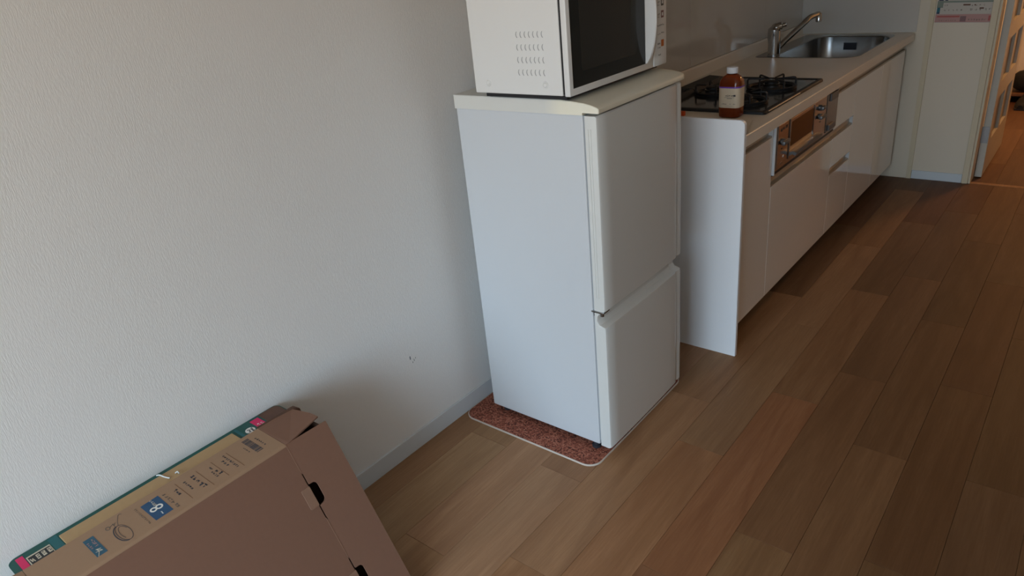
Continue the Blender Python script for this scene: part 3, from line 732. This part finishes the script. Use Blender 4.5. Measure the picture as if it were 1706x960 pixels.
f = GT(); f.poly([(.044+.013*math.cos(t*PI/10), .679+.0125*math.sin(t*PI/10)) for t in range(20)]); f.done('white_circle', M_white, gc, 'white round mark')
f = GT(.0005, .0004); f.glyphs(.035, .680, .007, 3, .007, 0, rl, .2); f.glyphs(.036, .671, .007, 3, .006, 0, rl, .2); f.done('dark_writing', M_ink, gc)
f = GT(.0005, .0004); f.glyphs(.034, .703, .007, 3, .008, 0, rl, .14); f.glyphs(.036, .712, .006, 3, .007, 0, rl, .14); f.done('white_writing', M_white, gc)
f = GT(); f.rect(.022, GW, .158, .204); f.done('cream_frame', M_grain, gc)
f = GT(.0005, .0004); f.rect(.027, GW, .160, .2025); f.done('black_panel', M_black, gc, 'black lettering panel')
f = GT(.0005, .0008); 
for y in (.172, .183, .194): f.rect(.032, .050, y+.0012, y+.0078)
f.stroke([(.035, .162), (.049, .1635), (.037, .166), (.051, .1675)], .0018)
f.done('cream_square', M_grain, gc)
f = GT(.0005, .0012)
for y in (.173, .184, .195): f.glyphs(.034, y+.0006, .0055, 2, .007, 0, rl, .16)
f.done('dark_character', M_ink, gc)
obj('strap', tube(nb(), smoothline([(gx+.006, .449, GZ+.0015), (gx+.018, .452, GZ+.006), (gx+.034, .455, GZ+.006), (gx+.052, .460, GZ+.0065)], 4), .0017, 8), M_tie, gc, smooth=True, label='short clear plastic strap end')
obj('strap', tube(nb(), smoothline([(gx+.043, .478, GZ+.0052), (gx+.050, .481, GZ+.010), (gx+.058, .480, GZ+.009)], 4), .0016, 8), M_tie, gc, smooth=True)

# ================================================================== BROWN CARTON leaning in front
A = Vector((.195, 0, .4705)); d = Vector((.4734, 0, -.8809)); nrm = Vector((.8809, 0, .4734))
Bk = Vector((.0795, 0, .4735)); LF = .531; TH = .004
bc = thing('cardboard_carton', 'large brown cardboard carton with open end flaps leaning in the corner', 'carton', (.25, .4, 0))
Y0, Y1 = .137, .676; YO = .792
def FP(s, y, h=0): return A+d*s+nrm*h+Vector((0, y, 0))
def sheet(poly, fn, t=TH):
    """poly of (s,y) on the surface given by fn(s,y,h); thickness t under the surface"""
    bm = nb(); T = [bm.verts.new(fn(s, y, 0)) for s, y in poly]; U = [bm.verts.new(fn(s, y, -t)) for s, y in poly]; n = len(poly)
    for tri in tessellate_polygon([[Vector((a, b, 0)) for a, b in poly]]):
        bm.faces.new([T[i] for i in tri]); bm.faces.new([U[i] for i in tri[::-1]])
    for i in range(n): bm.faces.new((T[i], U[i], U[(i+1) % n], T[(i+1) % n]))
    bmesh.ops.recalc_face_normals(bm, faces=bm.faces[:])
    return bm
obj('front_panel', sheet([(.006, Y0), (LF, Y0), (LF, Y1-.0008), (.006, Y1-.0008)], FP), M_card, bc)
# right end flap of the front panel, with finger notches and slits along the fold
def notch(s0, s1):
    w_ = .023; r = .012
    o = [(s1+.042, Y1+.0005), (s1+.042, Y1+.0028), (s1+.003, Y1+.0030)]
    o += [(s1+.002, Y1+.006)]+[(s1-r+r*math.sin(PI/2+t*PI/12)+.001, Y1+w_-r+r*-math.cos(PI/2+t*PI/12)) for t in range(0, 7)]
    o += [(s0+r-r*math.sin(t*PI/12)-.001, Y1+w_-r+r*math.cos(t*PI/12)) for t in range(0, 7)]
    o += [(s0-.001, Y1+.006), (s0-.002, Y1+.0030), (s0-.032, Y1+.0028), (s0-.032, Y1+.0005)]
    return o
fl_pts = [(0, Y1+.0005), (.003, YO), (LF, YO), (LF, Y1+.0005)]+notch(.352, .407)+notch(.1145, .1685)
FF = lambda s, y, h=0: FP(s, y, h+.004*min(1, (y-Y1)/.1))
obj('end_flap', sheet(fl_pts, FF), M_card, bc, label='wide flap with two finger holes')
for s0, s1 in ((.1165, .1690), (.354, .4065)):
    obj('lock_tab', sheet([(s0, Y1+.0005), (s0, Y1-.021), (s0+.002, Y1-.0232), (s1-.002, Y1-.0232), (s1, Y1-.021), (s1, Y1+.0005)], lambda s, y, h=0: FP(s, y, h+.0022+.0012*(Y1-y)/.023), .0022), M_cut, bc, label='small paler locking tab')
obj('fold_edge', sheet([(0, Y1-.0007), (.080, Y1-.0007), (.080, Y1+.0006), (0, Y1+.0006)], lambda s, y, h=0: FP(s, y, h+.0006), .0006), M_cut, bc)
obj('fold_edge', sheet([(.205, Y1-.0007), (.318, Y1-.0007), (.318, Y1+.0006), (.205, Y1+.0006)], lambda s, y, h=0: FP(s, y, h+.0006), .0006), M_cut, bc)
# top strip with the printing
ax = A-Bk; ax.y = 0; wS = ax.length; ax.normalize(); nS = Vector((-ax.z, 0, ax.x))
def SP(s, y, h=0): return Bk+ax*s+nS*h+Vector((0, y, 0))
cr = [SP(0, 0), SP(wS-.007, 0)]
for k in range(1, 6):
    t = k/6; cr.append(SP(wS-.007, 0)*(1-t)**2+A*2*t*(1-t)+FP(.0058, 0)*t*t)
cr.append(FP(.0058, 0))
cu = [p-(nS if q < 2 else (nS+nrm).normalized() if q < 7 else nrm)*TH for q, p in enumerate(cr)]
cl = cr+cu[::-1]
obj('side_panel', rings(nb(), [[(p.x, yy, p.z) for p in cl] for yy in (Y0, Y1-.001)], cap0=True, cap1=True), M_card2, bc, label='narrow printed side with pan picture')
# flaps of the top strip
def SF(s, y, h=0): return SP(s, y, h+.010*max(0, (y-Y1)/.115)*(s/wS))
obj('side_flap', sheet([(0, Y1), (wS, Y1), (wS+.002, Y1+.01), (wS-.016, YO-.006), (wS-.05, YO-.006), (.002, Y1+.098)], SF), M_card, bc, label='plain flap beyond the printed side')
obj('side_flap', sheet([(0, Y0-.001), (wS, Y0-.001), (wS-.01, Y0-.115), (.006, Y0-.11)], lambda s, y, h=0: SP(s, y, h+.018*(Y0-y)/.115)), M_card2, bc)
obj('end_flap', sheet([(0, Y0-.001), (LF, Y0-.001), (LF, Y0-.115), (.003, Y0-.115)], lambda s, y, h=0: FP(s, y, h)), M_card, bc)
# back panel, its flap, bottom panel and added walls that keep light out
def BP(s, y, h=0): return Bk+d*s+nrm*h+Vector((0, y, 0))
LB = (Bk.z-.001)/.8809
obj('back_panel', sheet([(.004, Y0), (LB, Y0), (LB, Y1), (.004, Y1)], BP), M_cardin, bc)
obj('back_flap', sheet([(-.004, Y1+.001), (LB, Y1+.001), (LB, YO), (.010, YO), (-.004, YO-.012)], lambda s, y, h=0: BP(s, y, h-.004+.012*(y-Y1)/.115)), M_cardin, bc, label='inner flap with shade in its brown')
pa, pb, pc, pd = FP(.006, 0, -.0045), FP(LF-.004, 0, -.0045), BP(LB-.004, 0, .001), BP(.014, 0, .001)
obj('light_stop', prism(nb(), [(p.x, p.z) for p in (pa, pb, pc, pd)], 1, YO-.016, YO-.013), M_cardin, bc)  # unseen wall added to keep light out of the flap gap
for yy in (Y0+.004, Y1-.006): obj('light_stop', prism(nb(), [(p.x, p.z) for p in (FP(.010, 0, -.0045), FP(LF-.004, 0, -.0045), BP(LB-.004, 0, .001), BP(.018, 0, .001))], 1, yy, yy+.003), M_cardin, bc)  # more unseen walls, added so the box interior stays dark
b2 = nb(); add_box(b2, (Bk+d*LB).x, (A+d*LF).x-.003, Y1+.001, YO-.017, .0045, .007); obj('light_stop_flap', b2, M_cardin, bc)  # unseen flap added to close the gap against light from below
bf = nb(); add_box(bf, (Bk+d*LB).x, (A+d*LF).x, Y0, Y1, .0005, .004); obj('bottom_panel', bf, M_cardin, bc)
# prints on the top strip: coordinates are world x and y on the strip
def TS(t=.0004, dz=0): return Flat(SP(0, 0, dz)-Vector((Bk.x, 0, 0))*1.0, (1, 0, 0), (0, 1, 0), nS, t)
class TSF(Flat):
    def at(s, a, b, h=0): return SP((a-Bk.x)/ax.x, b, h+s.d)
def TS(t=.0004, dz=.0): f = TSF((0, 0, 0), (1, 0, 0), (0, 1, 0), nS, t); f.d = dz; return f
f = TS(); f.rect(.104, .174, .242, .263); f.done('logo_print', M_blue2, bc, 'teal rectangle with fine white writing')
f = TS(.0004, .0004); f.stroke([(.174, .245), (.160, .252), (.150, .250), (.162, .258), (.158, .246)], .0011); f.stroke([(.150, .249), (.154, .258)], .001); f.done('logo_line', M_grain, bc)
f = TS(.0004, .0004); rz = random.Random(4); f.glyphs(.112, .252, .007, 4, .008, 0, rz, .1); f.glyphs(.118, .244, .005, 4, .0065, 0, rz, .1); f.done('logo_writing', M_ppink, bc)
# frying pan drawing
f = TS()
cx, cy = .150, .307
E1 = [(cx+.031*math.cos(t*PI/16), cy+.0125*math.sin(t*PI/16)) for t in range(33)]; f.stroke(E1, .0011)
E2 = [(cx+.001+.025*math.cos(t*PI/16), cy+.0015+.0088*math.sin(t*PI/16)) for t in range(10, 29)]; f.stroke(E2, .0008)
f.stroke([(cx+.031*math.cos(t), cy-.0025-.0125*math.sin(-t)*1.12) for t in [PI+PI*k/14 for k in range(15)]], .0022)
f.done('pan_drawing', M_ink, bc, 'line drawing of a frying pan')
f = TS()
f.stroke([(.118, .309), (.108, .312), (.100, .316), (.088, .322), (.086, .326), (.090, .329)], .0012); f.stroke([(.122, .303), (.104, .303), (.108, .307)], .001)
f.stroke([(.110+.006*math.cos(t*PI/6), .291+.004*math.sin(t*PI/6)) for t in range(13)], .0016); f.stroke([(.110, .295), (.106, .302), (.112, .304), (.104, .309)], .001)
f.done('handle_drawing', M_ink2, bc)
f = TS(); f.poly([(.1045, .3635), (.102, .404), (.174, .403), (.175, .364)][::-1]); f.done('blue_square', M_blue, bc, 'blue square reading ~8')
def stxt(t, size, x, y, m_, name='lettering'): obj(name, text_bm(t, size, SP((x-Bk.x)/ax.x, y, .0009), -ax, (0, -1, 0), nS), m_, bc)
stxt('8', .040, .139, .3845, M_white); stxt('~', .018, .163, .383, M_white); stxt('点セット', .0075, .1165, .386, M_grain)
f = TS(); f.glyphs(.108, .410, .008, 2, .010, 0, rz, .14); f.done('pale_writing', M_ink2, bc)
f = TS(); f.glyphs(.128, .409, .009, 3, .010, 0, rz, .1); f.glyphs(.160, .410, .008, 2, .009, 0, rz, .16); f.glyphs(.100, .350, .005, 12, .0062, 0, rz, .1); f.done('writing', M_ink2, bc)
f = TS()
for y in (.446, .4975, .535, .575): f.rect(.0985, .178, y-.0006, y+.0006)
f.done('rule_line', M_line, bc)
f = TS(); f.glyphs(.116, .432, .008, 3, .0095, 0, rz, .2); f.glyphs(.108, .459, .007, 5, .0085, 0, rz, .18); f.glyphs(.105, .478, .010, 3, .012, 0, rz, .2); f.glyphs(.143, .476, .012, 2, .0135, 0, rz, .22)
f.glyphs(.112, .521, .006, 2, .007, 0, rz, .2); f.glyphs(.132, .515, .006, 4, .0075, 0, rz, .14); f.glyphs(.135, .523, .010, 2, .012, 0, rz, .18)
f.glyphs(.100, .561, .007, 9, .0082, 0, rz, .15); f.glyphs(.118, .549, .008, 3, .010, 0, rz, .16)
f.glyphs(.108, .646, .006, 6, .0078, 0, rz, .14); f.glyphs(.118, .608, .004, 5, .0055, 0, rz, .2)
f.done('writing', M_ink, bc)
f = TS(); x = .094; rb = random.Random(12)
while x < .162:
    w_ = rb.choice((.0008, .0012, .0022, .003, .0035)); f.rect(x, x+w_, .620, .637); x += w_+rb.choice((.0012, .0018, .0026))
f.done('barcode', M_ink, bc, 'printed barcode')
